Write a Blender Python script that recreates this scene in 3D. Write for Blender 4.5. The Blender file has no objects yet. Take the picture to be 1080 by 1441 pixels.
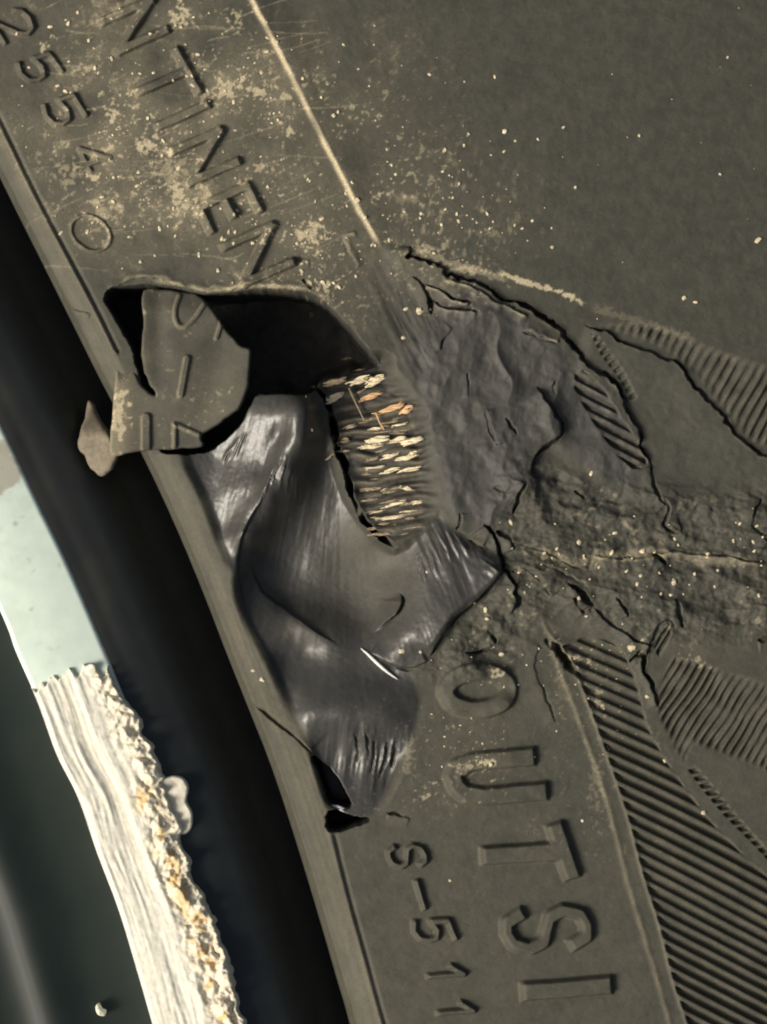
import bpy, math, random
import numpy as np
from mathutils import Vector

# ---------------------------------------------------------------- camera, world, sun, exposure
SC = bpy.context.scene
S = 0.0002                       # metres per unit of the drawing (0.2 mm)
CX, CY = 540.0, 720.5
DIST = 0.80                      # camera distance, metres
cam_d = bpy.data.cameras.new('camera')
cam_d.sensor_fit = 'VERTICAL'; cam_d.sensor_height = 24.0
cam_d.lens = 24.0 * DIST / (1441 * S)
cam_d.clip_start = 0.01; cam_d.clip_end = 100.0
cam = bpy.data.objects.new('camera', cam_d)
cam.location = (0, 0, DIST)
SC.collection.objects.link(cam)
SC.camera = cam

SUN_ELEV = math.radians(40)
SUN_DIR = Vector((-math.cos(SUN_ELEV) * 0.93, -math.cos(SUN_ELEV) * 0.37, math.sin(SUN_ELEV)))   # towards the sun
w = bpy.data.worlds.new('World'); SC.world = w; w.use_nodes = True
nt = w.node_tree
sky = nt.nodes.new('ShaderNodeTexSky'); sky.sky_type = 'NISHITA'; sky.sun_disc = False
sky.sun_elevation = SUN_ELEV
sky.sun_rotation = math.atan2(SUN_DIR.x, SUN_DIR.y)
sky.air_density = 1.0; sky.dust_density = 7.0; sky.ozone_density = 0.2
bg = nt.nodes['Background']; bg.inputs['Strength'].default_value = 0.075
haze_tint = nt.nodes.new('ShaderNodeMix'); haze_tint.data_type = 'RGBA'; haze_tint.blend_type = 'MULTIPLY'
haze_tint.inputs[0].default_value = 1.0; haze_tint.inputs[7].default_value = (1.0, 0.98, 0.90, 1)      # hazy, slightly warm sky all round
nt.links.new(sky.outputs[0], haze_tint.inputs[6]); nt.links.new(haze_tint.outputs[2], bg.inputs[0])
sun_d = bpy.data.lights.new('sun', 'SUN'); sun_d.energy = 3.6; sun_d.angle = math.radians(22)
sun_d.color = (1.0, 0.96, 0.87)
sun = bpy.data.objects.new('sun', sun_d); SC.collection.objects.link(sun)
sun.rotation_euler = SUN_DIR.to_track_quat('Z', 'Y').to_euler()
sun.location = SUN_DIR * 2
SC.view_settings.view_transform = 'Standard'; SC.view_settings.look = 'None'
SC.view_settings.exposure = 0.15; SC.view_settings.gamma = 1.0
SC.cycles.max_bounces = 8
SC.cycles.filter_width = 2.0

random.seed(4)
RNG = np.random.default_rng(7)
COL = SC.collection

# ---------------------------------------------------------------- numeric helpers
def ss(a, b, x):
    t = np.clip((x - a) / (b - a), 0, 1)
    return t * t * (3 - 2 * t)

def catmull(pts, n=6, closed=False):
    P = [np.array(p, float) for p in pts]
    m = len(P); out = []
    rng = range(m) if closed else range(m - 1)
    for i in rng:
        if closed:
            p0, p1, p2, p3 = P[(i - 1) % m], P[i], P[(i + 1) % m], P[(i + 2) % m]
        else:
            p0, p1, p2, p3 = P[max(i - 1, 0)], P[i], P[i + 1], P[min(i + 2, m - 1)]
        for k in range(n):
            t = k / n
            out.append(0.5 * ((2 * p1) + (-p0 + p2) * t + (2 * p0 - 5 * p1 + 4 * p2 - p3) * t * t + (-p0 + 3 * p1 - 3 * p2 + p3) * t ** 3))
    if not closed: out.append(P[-1])
    return np.array(out)

def dist_to(X, Y, poly, closed=False):
    """distance to a polyline, signed side (+ = right hand when walking, y down), fraction along it"""
    P = np.asarray(poly, float)
    if closed: P = np.vstack([P, P[:1]])
    seg = P[1:] - P[:-1]; L = np.hypot(seg[:, 0], seg[:, 1]) + 1e-9
    acc = np.concatenate([[0], np.cumsum(L)]); tot = acc[-1]
    best = np.full(X.shape, 1e18); side = np.ones(X.shape); fr = np.zeros(X.shape)
    for k in range(len(seg)):
        dx, dy = seg[k]; rx = X - P[k, 0]; ry = Y - P[k, 1]
        t = np.clip((rx * dx + ry * dy) / (L[k] ** 2), 0, 1)
        d2 = (rx - t * dx) ** 2 + (ry - t * dy) ** 2
        m = d2 < best
        best = np.where(m, d2, best)
        c = dx * ry - dy * rx
        side = np.where(m, np.where(c >= 0, 1.0, -1.0), side)
        fr = np.where(m, (acc[k] + t * L[k]) / tot, fr)
    return np.sqrt(best), side, fr

def inside(X, Y, poly):
    P = np.asarray(poly, float); r = np.zeros(X.shape, bool)
    j = len(P) - 1
    for i in range(len(P)):
        xi, yi = P[i]; xj, yj = P[j]
        if yi != yj:
            c = ((yi > Y) != (yj > Y)) & (X < (xj - xi) * (Y - yi) / (yj - yi) + xi)
            r ^= c
        j = i
    return r

def sdist(X, Y, poly):
    d, _, _ = dist_to(X, Y, poly, True)
    return np.where(inside(X, Y, poly), d, -d)

def vnoise(X, Y, scale, seed, ax=1.0, ay=1.0):
    g = np.random.default_rng(seed).random((257, 257)).astype(np.float32)
    u = X / (scale * ax) + 1000.37; v = Y / (scale * ay) + 1000.71
    iu = np.floor(u).astype(int); iv = np.floor(v).astype(int)
    fu = u - iu; fv = v - iv
    fu = fu * fu * (3 - 2 * fu); fv = fv * fv * (3 - 2 * fv)
    a = g[iv % 257, iu % 257]; b = g[iv % 257, (iu + 1) % 257]; c = g[(iv + 1) % 257, iu % 257]; d = g[(iv + 1) % 257, (iu + 1) % 257]
    return (a * (1 - fu) + b * fu) * (1 - fv) + (c * (1 - fu) + d * fu) * fv - 0.5

def fbm(X, Y, scale, seed, octs=4, ax=1.0, ay=1.0):
    r = 0; amp = 1.0
    c, s_ = math.cos(0.5), math.sin(0.5)
    for k in range(octs):
        if ax == ay: X, Y = X * c - Y * s_, X * s_ + Y * c
        r = r + vnoise(X, Y, scale, seed + k, ax, ay) * amp
        scale *= 0.5; amp *= 0.5
    return r

def tps(pts, X, Y):
    P = np.array(pts, float); n = len(P)
    def K(r2): return 0.5 * r2 * np.log(r2 + 1e-9)
    A = np.zeros((n + 3, n + 3))
    d2 = (P[:, None, 0] - P[None, :, 0]) ** 2 + (P[:, None, 1] - P[None, :, 1]) ** 2
    A[:n, :n] = K(d2) + np.eye(n) * 60.0
    A[:n, n] = 1; A[:n, n + 1:] = P[:, :2]; A[n, :n] = 1; A[n + 1:, :n] = P[:, :2].T
    sol = np.linalg.solve(A, np.concatenate([P[:, 2], [0, 0, 0]]))
    r = sol[n] + sol[n + 1] * X + sol[n + 2] * Y
    for k in range(n): r = r + sol[k] * K((X - P[k, 0]) ** 2 + (Y - P[k, 1]) ** 2)
    return r

# ---------------------------------------------------------------- materials
def mat(name): 
    m = bpy.data.materials.new(name); m.use_nodes = True
    return m, m.node_tree, m.node_tree.nodes['Principled BSDF']
def node(t, typ, **kw):
    n = t.nodes.new(typ)
    for k, v in kw.items(): setattr(n, k, v)
    return n
def noise_tex(t, scale, detail=4, rough=0.6):
    n = node(t, 'ShaderNodeTexNoise'); n.inputs['Scale'].default_value = scale
    n.inputs['Detail'].default_value = detail; n.inputs['Roughness'].default_value = rough
    tc = node(t, 'ShaderNodeTexCoord'); t.links.new(tc.outputs['Object'], n.inputs['Vector'])
    return n
def ramp(t, src, a, b, ca, cb):
    r = node(t, 'ShaderNodeMapRange'); r.inputs[1].default_value = a; r.inputs[2].default_value = b
    r.inputs[3].default_value = ca; r.inputs[4].default_value = cb
    t.links.new(src, r.inputs[0]); return r.outputs[0]
def mixc(t, fac, a, b, blend='MIX'):
    m = node(t, 'ShaderNodeMix', data_type='RGBA', blend_type=blend)
    if isinstance(fac, (int, float)): m.inputs[0].default_value = fac
    else: t.links.new(fac, m.inputs[0])
    for s_, v in ((m.inputs[6], a), (m.inputs[7], b)):
        if isinstance(v, tuple): s_.default_value = (*v, 1)
        else: t.links.new(v, s_)
    return m.outputs[2]
def mth(t, op, a, b):
    m = node(t, 'ShaderNodeMath', operation=op)
    for s_, v in ((m.inputs[0], a), (m.inputs[1], b)):
        if isinstance(v, (int, float)): s_.default_value = v
        else: t.links.new(v, s_)
    return m.outputs[0]
def bump(t, bsdf, src, strength, distance):
    b = node(t, 'ShaderNodeBump'); b.inputs['Strength'].default_value = strength; b.inputs['Distance'].default_value = distance
    t.links.new(src, b.inputs['Height']); t.links.new(b.outputs[0], bsdf.inputs['Normal'])

def make_rubber():
    m, t, b = mat('tyre_rubber')
    def at(n): 
        a = node(t, 'ShaderNodeAttribute'); a.attribute_name = n; return a.outputs['Fac']
    dust, fresh, gloss = at('dust'), at('fresh'), at('gloss')
    n1 = noise_tex(t, 260, 6); n2 = noise_tex(t, 2600, 3)
    aged = mixc(t, ramp(t, n1.outputs[0], 0.30, 0.70, 0, 1), (0.038, 0.0385, 0.030), (0.059, 0.058, 0.045))
    fr = mixc(t, ramp(t, n1.outputs[0], 0.3, 0.7, 0, 1), (0.036, 0.0355, 0.033), (0.048, 0.047, 0.043))
    c = mixc(t, fresh, aged, fr)
    grain = ramp(t, n2.outputs[0], 0.25, 0.75, 0.80, 1.2)
    comb = node(t, 'ShaderNodeCombineColor')
    for k in range(3): t.links.new(grain, comb.inputs[k])
    c = mixc(t, 1.0, c, comb.outputs[0], 'MULTIPLY')
    dn = mth(t, 'MULTIPLY', dust, ramp(t, n2.outputs[0], 0.3, 0.7, 0.40, 1.15))
    c = mixc(t, dn, c, (0.52, 0.445, 0.295))
    t.links.new(c, b.inputs['Base Color'])
    rg = mth(t, 'SUBTRACT', 0.68, mth(t, 'MULTIPLY', gloss, 0.31))
    rg = mth(t, 'ADD', rg, mth(t, 'MULTIPLY', dn, 0.25))
    rg = mth(t, 'ADD', rg, ramp(t, n2.outputs[0], 0.3, 0.7, -0.05, 0.05))
    t.links.new(rg, b.inputs['Roughness'])
    t.links.new(mth(t, 'ADD', 0.30, mth(t, 'MULTIPLY', gloss, 0.20)), b.inputs['Specular IOR Level'])
    bump(t, b, n2.outputs[0], 0.45, 0.00012)
    t.links.new(mth(t, 'SUBTRACT', 0.45, mth(t, 'MULTIPLY', gloss, 0.36)), b.inputs['Normal'].links[0].from_node.inputs['Strength'])
    return m
RUBBER = make_rubber()

def simple(name, ca, cb, scale, rough, metallic=0.0, bs=0.3, bd=0.0001, spec=0.5, attr=None, cattr=None):
    m, t, b = mat(name)
    n = noise_tex(t, scale, 5)
    c = mixc(t, ramp(t, n.outputs[0], 0.35, 0.65, 0, 1), ca, cb)
    if attr:
        a = node(t, 'ShaderNodeAttribute'); a.attribute_name = attr
        c = mixc(t, a.outputs['Fac'], c, cattr)
    t.links.new(c, b.inputs['Base Color'])
    b.inputs['Roughness'].default_value = rough; b.inputs['Metallic'].default_value = metallic
    b.inputs['Specular IOR Level'].default_value = spec
    if bs: bump(t, b, n.outputs[0], bs, bd)
    return m
CREAM = simple('cord_cream', (0.74, 0.60, 0.38), (0.90, 0.79, 0.56), 2500, 0.7)
ORANGE = simple('cord_rust_orange', (0.66, 0.38, 0.18), (0.80, 0.55, 0.31), 2500, 0.7)
TAN = simple('cord_grimy_tan', (0.22, 0.17, 0.105), (0.46, 0.36, 0.23), 2500, 0.8)
GRIT = simple('dry_grit', (0.42, 0.35, 0.23), (0.72, 0.63, 0.44), 1500, 0.9)
LIP = simple('pale_silver_paint', (0.49, 0.585, 0.525), (0.54, 0.635, 0.565), 220, 0.42, bs=0.08, attr='stain_or_light', cattr=(0.30, 0.28, 0.22))
RASH = simple('scraped_alloy', (0.62, 0.595, 0.50), (0.72, 0.70, 0.605), 500, 0.75, bs=0.35, bd=0.0003, attr='stain_or_light', cattr=(0.58, 0.43, 0.22))
BLACK = simple('black_rim_paint', (0.015, 0.019, 0.020), (0.021, 0.025, 0.026), 160, 0.5, bs=0.1, attr='stain_or_light', cattr=(0.052, 0.048, 0.037))  # second colour paints the lit grey-brown side of the flange
GLOSSY = simple('gloss_black_paint', (0.012, 0.018, 0.015), (0.016, 0.022, 0.018), 90, 0.36, bs=0.0)
SCRAP = simple('sun_bleached_rubber', (0.14, 0.115, 0.082), (0.20, 0.17, 0.125), 900, 0.8)
SILVER = simple('bright_sliver', (0.55, 0.56, 0.55), (0.75, 0.75, 0.72), 1500, 0.35)

# ---------------------------------------------------------------- scene graph helpers
def empty(name, loc, label, cat):
    o = bpy.data.objects.new(name, None); COL.objects.link(o); o.location = loc
    o.empty_display_size = 0.02
    o['label'] = label; o['category'] = cat
    return o

def mesh_obj(name, V, F, material, parent=None, attrs=None, normals=None, label=None, smooth=True):
    """V (n,3) world metres, F list or (m,k) array"""
    me = bpy.data.meshes.new(name)
    V = np.asarray(V, np.float32)
    if isinstance(F, np.ndarray):
        k = F.shape[1]
        me.vertices.add(len(V)); me.vertices.foreach_set('co', V.ravel())
        me.loops.add(F.size); me.loops.foreach_set('vertex_index', F.ravel().astype(np.int32))
        me.polygons.add(len(F)); me.polygons.foreach_set('loop_start', np.arange(0, F.size, k, dtype=np.int32))
        me.update(calc_edges=True)
    else:
        me.from_pydata(V.tolist(), [], F); me.update()
    if smooth: me.polygons.foreach_set('use_smooth', np.ones(len(me.polygons), bool))
    for n, a in (attrs or {}).items():
        at = me.attributes.new(n, 'FLOAT', 'POINT'); at.data.foreach_set('value', np.asarray(a, np.float32))
    if normals is not None:
        me.normals_split_custom_set_from_vertices(np.asarray(normals, np.float32))
    me.materials.append(material)
    o = bpy.data.objects.new(name, me); COL.objects.link(o)
    if parent is not None:
        o.parent = parent
        o.matrix_parent_inverse = WINV.get(parent.name, parent.matrix_world.inverted())
    if label: o['label'] = label
    return o
WINV = {}

def W(x, y, z=0.0):
    return np.stack([(np.asarray(x, float) - CX) * S, (CY - np.asarray(y, float)) * S, np.asarray(z, float) * S + 0 * np.asarray(x, float)], -1)

# ---------------------------------------------------------------- the tyre surface: one height map, cut into parts
ST = 1.5
xs = np.arange(-75, 1156, ST); ys = np.arange(-75, 1517, ST)
X, Y = np.meshgrid(xs, ys)
NY, NX = X.shape

def win(poly, R):
    P = np.asarray(poly, float)
    i0 = max(int((P[:, 1].min() - R - ys[0]) / ST), 0); i1 = min(int((P[:, 1].max() + R - ys[0]) / ST) + 2, NY)
    j0 = max(int((P[:, 0].min() - R - xs[0]) / ST), 0); j1 = min(int((P[:, 0].max() + R - xs[0]) / ST) + 2, NX)
    return np.s_[i0:max(i1, i0), j0:max(j1, j0)]

BEAD = catmull([(-130, -20), (-60, 125), (0, 250), (45, 340), (90, 430), (140, 530), (175, 595), (205, 648), (250, 745), (290, 842), (320, 920), (347, 988),
                (387, 1090), (426, 1210), (456, 1310), (482, 1400), (494, 1441), (520, 1545)], 3)
dB, sB, _ = dist_to(X, Y, BEAD)
dL = -dB * sB                       # + on the tyre side
Z = np.zeros_like(X); DUST = np.zeros_like(X); FRESH = np.zeros_like(X); GLOSS = np.zeros_like(X)
LAB = np.zeros(X.shape, np.int32)
PARTS = ['sidewall', 'bead', 'shoulder', 'ribbed_band', 'torn_rubber', 'torn_pocket', 'cavity', 'exposed_ply', 'torn_shoulder']
P_ID = {n: i for i, n in enumerate(PARTS)}
SUB = {}                            # label id -> (parent part, name, label)
def new_sub(parent, name, label=None):
    i = 20 + len(SUB); SUB[i] = (parent, name, label); return i

# general form: a gentle bulge
Z -= 22 * ((X - 420) / 700) ** 2 + 8 * ((Y - 700) / 800) ** 2

# --- shoulder part: right of the moulded line
LINE_A = catmull([(318, -75), (345, -20), (358, 5), (400, 85), (440, 165), (480, 245), (515, 312), (541, 352)], 4)
LINE_B = catmull([(775, 905), (790, 945), (834, 1062), (858, 1135), (885, 1240), (912, 1330), (945, 1441), (968, 1520)], 4)
EDGE_B = catmull([(766, 878), (775, 893), (800, 925), (818, 962), (850, 1048), (885, 1150), (906, 1230), (930, 1305), (950, 1385), (970, 1445), (990, 1520)], 4)
shoulder = np.vstack([LINE_A, catmull([(541, 352), (575, 372), (640, 388), (700, 420), (760, 446), (840, 524), (899, 616), (925, 700)], 3), [(1180, 700), (1180, -90), (318, -90)]])
sh = inside(X, Y, shoulder); LAB[sh] = P_ID['shoulder']

# --- bead strip and its groove
GROOVE = catmull([(-75, 15), (-20, 135), (0, 172), (45, 265), (90, 350), (130, 425), (163, 492)], 4)
GROOVE2 = catmull([(468, 1172), (490, 1260), (515, 1350), (540, 1441), (565, 1520)], 4)
STRIP_R = catmull([(215, 640), (262, 640), (290, 705), (320, 790), (345, 868), (378, 928), (412, 1000), (437, 1048), (450, 1088), (460, 1130), (468, 1172)], 4)
strip = np.vstack([GROOVE, [(190, 560), (215, 640)], STRIP_R, GROOVE2, [(300, 1520), (-200, 1520), (-200, -75)]])
wstrip = win(np.vstack([GROOVE, GROOVE2, BEAD]), 30)
LAB[inside(X, Y, strip)] = P_ID['bead']
width = np.interp(Y, [0, 400, 700, 1000, 1200, 1441], [34, 34, 50, 60, 52, 46])
on = np.clip(dL / width, 0, 1)
Z -= 12 * (1 - ss(0, 1, on)) + 26 * (1 - ss(0, 9, dL)) ** 1.5
Z -= 230 * ss(0, -22, dL)
for G, dep in ((GROOVE, 2.4), (GROOVE2, 2)):
    wd = win(G, 20); d, s_, f = dist_to(X[wd], Y[wd], G)
    Z[wd] -= dep * np.exp(-((d * s_ + 3) / 2.6) ** 2) * ss(0, 0.02, f)
    Z[wd] += 3 * np.exp(-((d * s_ - 4) / 3.0) ** 2) 
    DUST[wd] += 0.22 * np.exp(-((d * s_ - 3) / 2.5) ** 2) * (vnoise(X[wd], Y[wd], 30, 5) + 0.5) * (1 if G is GROOVE else 0.3)

# --- moulded lines
for G, h, wdt, du in ((LINE_A, 1.5, 3.6, 1.0), (LINE_B, 1.2, 4, 0.20), (EDGE_B, 1.5, 3, 0.16)):
    wd = win(G, 40); d, s_, f = dist_to(X[wd], Y[wd], G)
    fade = ss(1.0, 0.93, f) if G is LINE_A else 1
    wob = vnoise(X[wd], Y[wd], 14, 9)
    Z[wd] += h * np.exp(-(d / wdt) ** 2) * fade
    DUST[wd] += du * np.exp(-((d * s_ - 0.5 - wob * 3) / 3.6) ** 2) * fade * np.clip(0.85 + vnoise(X[wd], Y[wd], 18, 3) * 1.2, 0, 1)
    if G is LINE_A: Z[wd] += 6 * ss(4, -3, d * s_) * np.exp(-(np.clip(d, 0, 99) / 30) ** 2) * fade

# ---------------------------------------------------------------- torn, stretched rubber: free-form surface
TORN = catmull([(262, 640), (300, 615), (330, 590), (360, 553), (442, 553), (456, 590), (466, 640), (488, 700), (515, 742), (556, 776), (600, 745), (618, 725), (650, 762), (680, 775), (706, 800),
                (690, 826), (640, 868), (602, 925), (575, 938), (586, 962), (590, 1000), (578, 1045), (556, 1095), (538, 1130), (520, 1152), (490, 1150), (464, 1130), (450, 1088),
                (437, 1048), (412, 1000), (378, 928), (345, 868), (320, 790), (290, 705)], 3, True)
CP = [(262, 645, -10), (290, 705, -9), (320, 790, -9), (345, 865, -16), (378, 930, -14), (412, 1000, -7), (435, 1048, -8),
      (448, 556, -14), (434, 572, 46), (430, 600, 50), (426, 625, 48), (406, 662, 40), (380, 702, 28), (347, 752, 12), (333, 805, -4),
      (332, 610, 6), (300, 645, -12), (290, 672, -12), (300, 690, -10), (312, 690, -4), (324, 690, 3), (314, 740, -8), (328, 740, 0), (340, 740, 7), (336, 640, 4), (372, 612, 26), (398, 612, 38), (352, 655, 11), (376, 660, 23), (340, 700, 9), (356, 704, 17), (368, 588, 28), (400, 572, 40), (450, 592, 16), (424, 668, 14), (392, 706, 10), (358, 756, -2),
      (458, 630, -8), (438, 660, -16), (436, 700, -32), (398, 740, -36), (366, 775, -38), (460, 720, -44), (372, 805, -50), (440, 790, -56), (500, 790, -54), (470, 665, -30), (490, 715, -38),
      (348, 815, -36), (398, 845, -54), (450, 852, -52), (500, 872, -44), (530, 830, -42), (545, 800, -38), (522, 762, -36), (535, 868, -30),
      (385, 868, -26), (430, 884, -22), (470, 902, -18), (360, 850, -30), (430, 915, -26), (500, 915, -16),
      (600, 780, 3), (640, 780, 9), (682, 802, 13), (600, 850, 13), (630, 850, 17), (580, 890, 13), (560, 917, 6), (600, 918, 3), (650, 842, 13), (692, 818, 9), (576, 830, -6), (575, 765, -14),
      (500, 945, -8), (450, 940, -16), (400, 930, -24), (405, 965, -14), (450, 978, 4), (520, 978, 9), (570, 980, 4), (555, 948, -6),
      (432, 1004, 9), (480, 1008, 15), (540, 1006, 14), (585, 1005, -2), (620, 740, -3),
      (455, 1042, -8), (500, 1042, -3), (550, 1042, -4), (470, 1080, -20), (510, 1100, -16), (550, 1090, -20), (510, 1140, -6), (535, 1122, -10), (580, 1045, -6)]
wd = win(TORN, 40)
x_, y_ = X[wd], Y[wd]
sd = sdist(x_, y_, TORN)
zt = tps(CP, x_, y_)
ker = np.exp(-(np.arange(-6, 7) / 2.6) ** 2); ker /= ker.sum()
zt = np.apply_along_axis(lambda v: np.convolve(np.pad(v, 6, 'edge'), ker, 'valid'), 0, zt)
zt = np.apply_along_axis(lambda v: np.convolve(np.pad(v, 6, 'edge'), ker, 'valid'), 1, zt)
zt -= 7 * np.exp(-(((x_ - 390 + (y_ - 622) * .35) / 13) ** 2 + ((y_ - 622) / 34) ** 2))
# stretch marks running with the pull
m1 = np.exp(-(((x_ - 400) / 90) ** 2 + ((y_ - 700) / 110) ** 2)) 
m2 = np.exp(-(((x_ - 520) / 70) ** 2 + ((y_ - 1060) / 55) ** 2))
m3 = np.exp(-(((x_ - 625) / 60) ** 2 + ((y_ - 765) / 70) ** 2))
u1 = x_ + (y_ - 700) * 0.22; u3 = x_ - (y_ - 765) * 0.42
zt += 2.4 * m1 * fbm(u1, y_, 13, 21, 3, 1, 12) + 7.0 * m2 * fbm(x_ + 0.12 * (y_ - 1060), y_, 14, 31, 3, 1, 9) * ss(1005, 1030, y_) + 3.6 * m3 * fbm(u3, y_, 10, 41, 3, 1, 10)
zt += 0.8 * fbm(x_, y_, 90, 51, 1) + 0.25 * fbm(x_, y_, 6, 55, 2)
k = ss(-10, 8, sd)
Z[wd] = Z[wd] * (1 - k) + zt * k
LAB[wd] = np.where(sd > 0, P_ID['torn_rubber'], LAB[wd])
FRESH[wd] = np.maximum(FRESH[wd], ss(-4, 6, sd)); GLOSS[wd] = np.maximum(GLOSS[wd], ss(-4, 10, sd))
Z[wd] += 0.5 * ss(0, 12, sd) * fbm(x_ + 0.3 * (y_ - 800) * np.sign(480 - x_) * np.clip(np.abs(480 - x_) / 120, 0, 1), y_, 6, 57, 2, 1, 14)
# grimy film in the hollow of the bowl
film2 = np.exp(-(((x_ - 430) / 60) ** 2 + ((y_ - 885) / 28) ** 2)) * ss(0, 10, sd); GLOSS[wd] -= 0.6 * film2; DUST[wd] += 0.05 * film2
film = np.exp(-(((x_ - 512) / 66) ** 2 + ((y_ - 800) / 80) ** 4)) * ss(0, 10, sd)
DUST[wd] += 0.05 * film * np.clip(0.7 + fbm(x_, y_, 40, 61, 3), 0, 1.4); GLOSS[wd] -= 0.95 * film; FRESH[wd] -= 0.5 * film

# ---------------------------------------------------------------- torn pocket above right
POCKET = catmull([(600, 445), (640, 408), (700, 425), (745, 446), (800, 490), (822, 512), (860, 548), (885, 590), (906, 640), (915, 668), (870, 690), (820, 660), (772, 625), (750, 670), (722, 720), (690, 745), (640, 735), (612, 680), (600, 620), (588, 560), (560, 500)], 3, True)
wd = win(POCKET, 50); x_, y_ = X[wd], Y[wd]; sd = sdist(x_, y_, POCKET)
k = ss(-12, 25, sd)
Z[wd] += k * (7 * np.sin(np.clip((x_ - 590) / 230, 0, 1) * math.pi) + 6.5 * (1 - 2 * np.abs(fbm(x_ + 12 * vnoise(x_, y_, 40, 77), y_ + 14 * vnoise(x_, y_, 46, 78), 64, 71, 3, 1, 1.5))) + 3.0 * fbm(x_, y_, 26, 74, 3) + 0.7 * fbm(x_ + 0.15 * y_, y_, 7, 76, 3, 1, 3))
FRESH[wd] = np.maximum(FRESH[wd], 0.85 * ss(-15, 20, sd)); GLOSS[wd] = np.maximum(GLOSS[wd], 0.25 * ss(-5, 20, sd))
LAB[wd] = np.where((sd > 0) & (LAB[wd] != P_ID['torn_rubber']), P_ID['torn_pocket'], LAB[wd])

# rough torn shoulder
ROUGH = catmull([(720, 640), (770, 650), (830, 670), (915, 680), (1000, 690), (1160, 700), (1160, 890), (1040, 905), (940, 905), (900, 915), (820, 870), (765, 878), (745, 900), (720, 925), (600, 935), (650, 870), (706, 805), (690, 740)], 3, True)
wd = win(ROUGH, 60); x_, y_ = X[wd], Y[wd]; sd = sdist(x_, y_, ROUGH); k = ss(-22, 30, sd)
bump_ = 1.3 * fbm(x_, y_, 42, 81, 5); rid = 1 - np.abs(fbm(x_ * 0.8, y_ * 1.6, 46, 87, 4)) * 2
Z[wd] += k * (8 * bump_ + 8 * (1 - 2 * np.abs(fbm(x_ * .8 + y_ * .5, y_ - .3 * x_, 58, 84, 3, 1.8, 1))) + 5 * (rid - 0.6) + 1.7 * fbm(x_, y_, 9, 93, 3))
FRESH[wd] = np.maximum(FRESH[wd], k * 0.3 * np.clip(0.5 + 2 * fbm(x_, y_, 90, 97, 3), 0, 1))
DUST[wd] += k * 0.28 * ss(0.22, 0.5, fbm(x_, y_, 9, 99, 3)) * ss(0.0, 0.3, fbm(x_, y_, 70, 101, 2) + 0.18)
LAB[wd] = np.where((sd > 0) & (LAB[wd] != P_ID['torn_rubber']) & (LAB[wd] != P_ID['torn_pocket']), P_ID['torn_shoulder'], LAB[wd])

# twisted strip between hole and pocket
wd = win([(480, 340), (640, 560)], 10); x_, y_ = X[wd], Y[wd]
k = np.exp(-(((x_ - 570 - (y_ - 440) * 0.3) / 45) ** 2 + ((y_ - 450) / 70) ** 2))
Z[wd] += k * (4 * fbm(x_ - 0.5 * y_, y_, 13, 111, 3, 1, 6) - 3); FRESH[wd] = np.maximum(FRESH[wd], 0.45 * k)

# general roughness of the aged rubber
Z += 0.9 * fbm(X, Y, 46, 121, 3) + 0.35 * fbm(X, Y, 6, 127, 2)

# ---------------------------------------------------------------- cracks and lips
def lip(pts, h=6, decay=40, slot=4, depth=12, side=1, smooth=3, jit=1.5, ends=(0.06, 0.06), dust=0.0):
    if depth < 24: slot *= 0.72; depth *= 0.55
    G = catmull(pts, smooth) if smooth else np.array(pts, float)
    big_ = depth > 20
    R = max(decay * 2.5, 14); wd = win(G, R)
    if X[wd].size == 0: return
    x_, y_ = X[wd], Y[wd]; d, s_, f = dist_to(x_, y_, G)
    s = d * s_ * side + jit * 2.6 * vnoise(x_, y_, 8, 131) + jit * 3.5 * vnoise(x_, y_, 24, 137)
    tp = ss(0, ends[0], f) * ss(1, 1 - ends[1], f)
    wv = 0.1 + 1.0 * (vnoise(x_, y_, 20, 139) + 0.5) + 0.7 * (vnoise(x_, y_, 7, 140) + 0.5)
    Z[wd] += np.where(s > 0, h * np.exp(-(s / decay) ** 2), h * np.exp(-(s / 1.6) ** 2)) * tp * np.exp(-(np.where((f <= 0) | (f >= 1), d, 0) / 3) ** 2)
    dm = np.clip(0.75 + 1.7 * vnoise(x_, y_, 17, 143), 0.12, 1.15)
    c = s + slot * 0.5
    Z[wd] -= depth * dm * (1 - ss(slot * 0.28, slot * 0.5 + 1.2, np.abs(c) / (np.clip(wv, 0.3, 1.3) * (0.25 + 0.75 * np.clip(np.sin(np.pi * np.clip(f, 0, 1)), 0, 1) ** (0.35 if big_ else 0.8))))) * tp ** 0.5 * (d < 40)
    if dust: DUST[wd] += dust * np.exp(-((s - 2.2) / 2.2) ** 2) * tp * np.clip(0.5 + 1.6 * vnoise(x_, y_, 12, 141), 0, 1)

C1 = [(573, 344), (574, 363), (597, 371), (633, 386), (673, 399), (706, 421), (732, 428), (776, 453), (802, 486), (840, 524), (864, 543), (886, 582), (900, 618), (916, 660)]
lip(C1, 9, 26, 6.5, 21, 1, jit=2.4, dust=0.25, ends=(0.02, 0.05))
lip([(822, 458), (877, 480), (935, 503), (960, 524), (981, 545), (1005, 575), (1030, 603), (1048, 624), (1082, 640), (1120, 650)], 7, 45, 5, 12, 1, jit=2.2, dust=0.12)
lip([(580, 391), (592, 402), (602, 425), (604, 442)], 4, 10, 9, 20, 1)
lip([(598, 402), (640, 420), (662, 428)], 4, 8, 5, 16, 1, dust=0.4)
lip([(603, 424), (630, 436), (672, 440)], 4, 7, 5, 14, 1, dust=0.3)
lip([(625, 389), (660, 402), (690, 420), (722, 435), (745, 446)], 5, 6, 3, 6, 1, dust=0.6)
lip([(738, 464), (765, 476), (786, 484)], 4, 8, 4, 10, -1, dust=0.6)
lip([(637, 462), (622, 480), (620, 494)], 2, 10, 3, 6)
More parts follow.
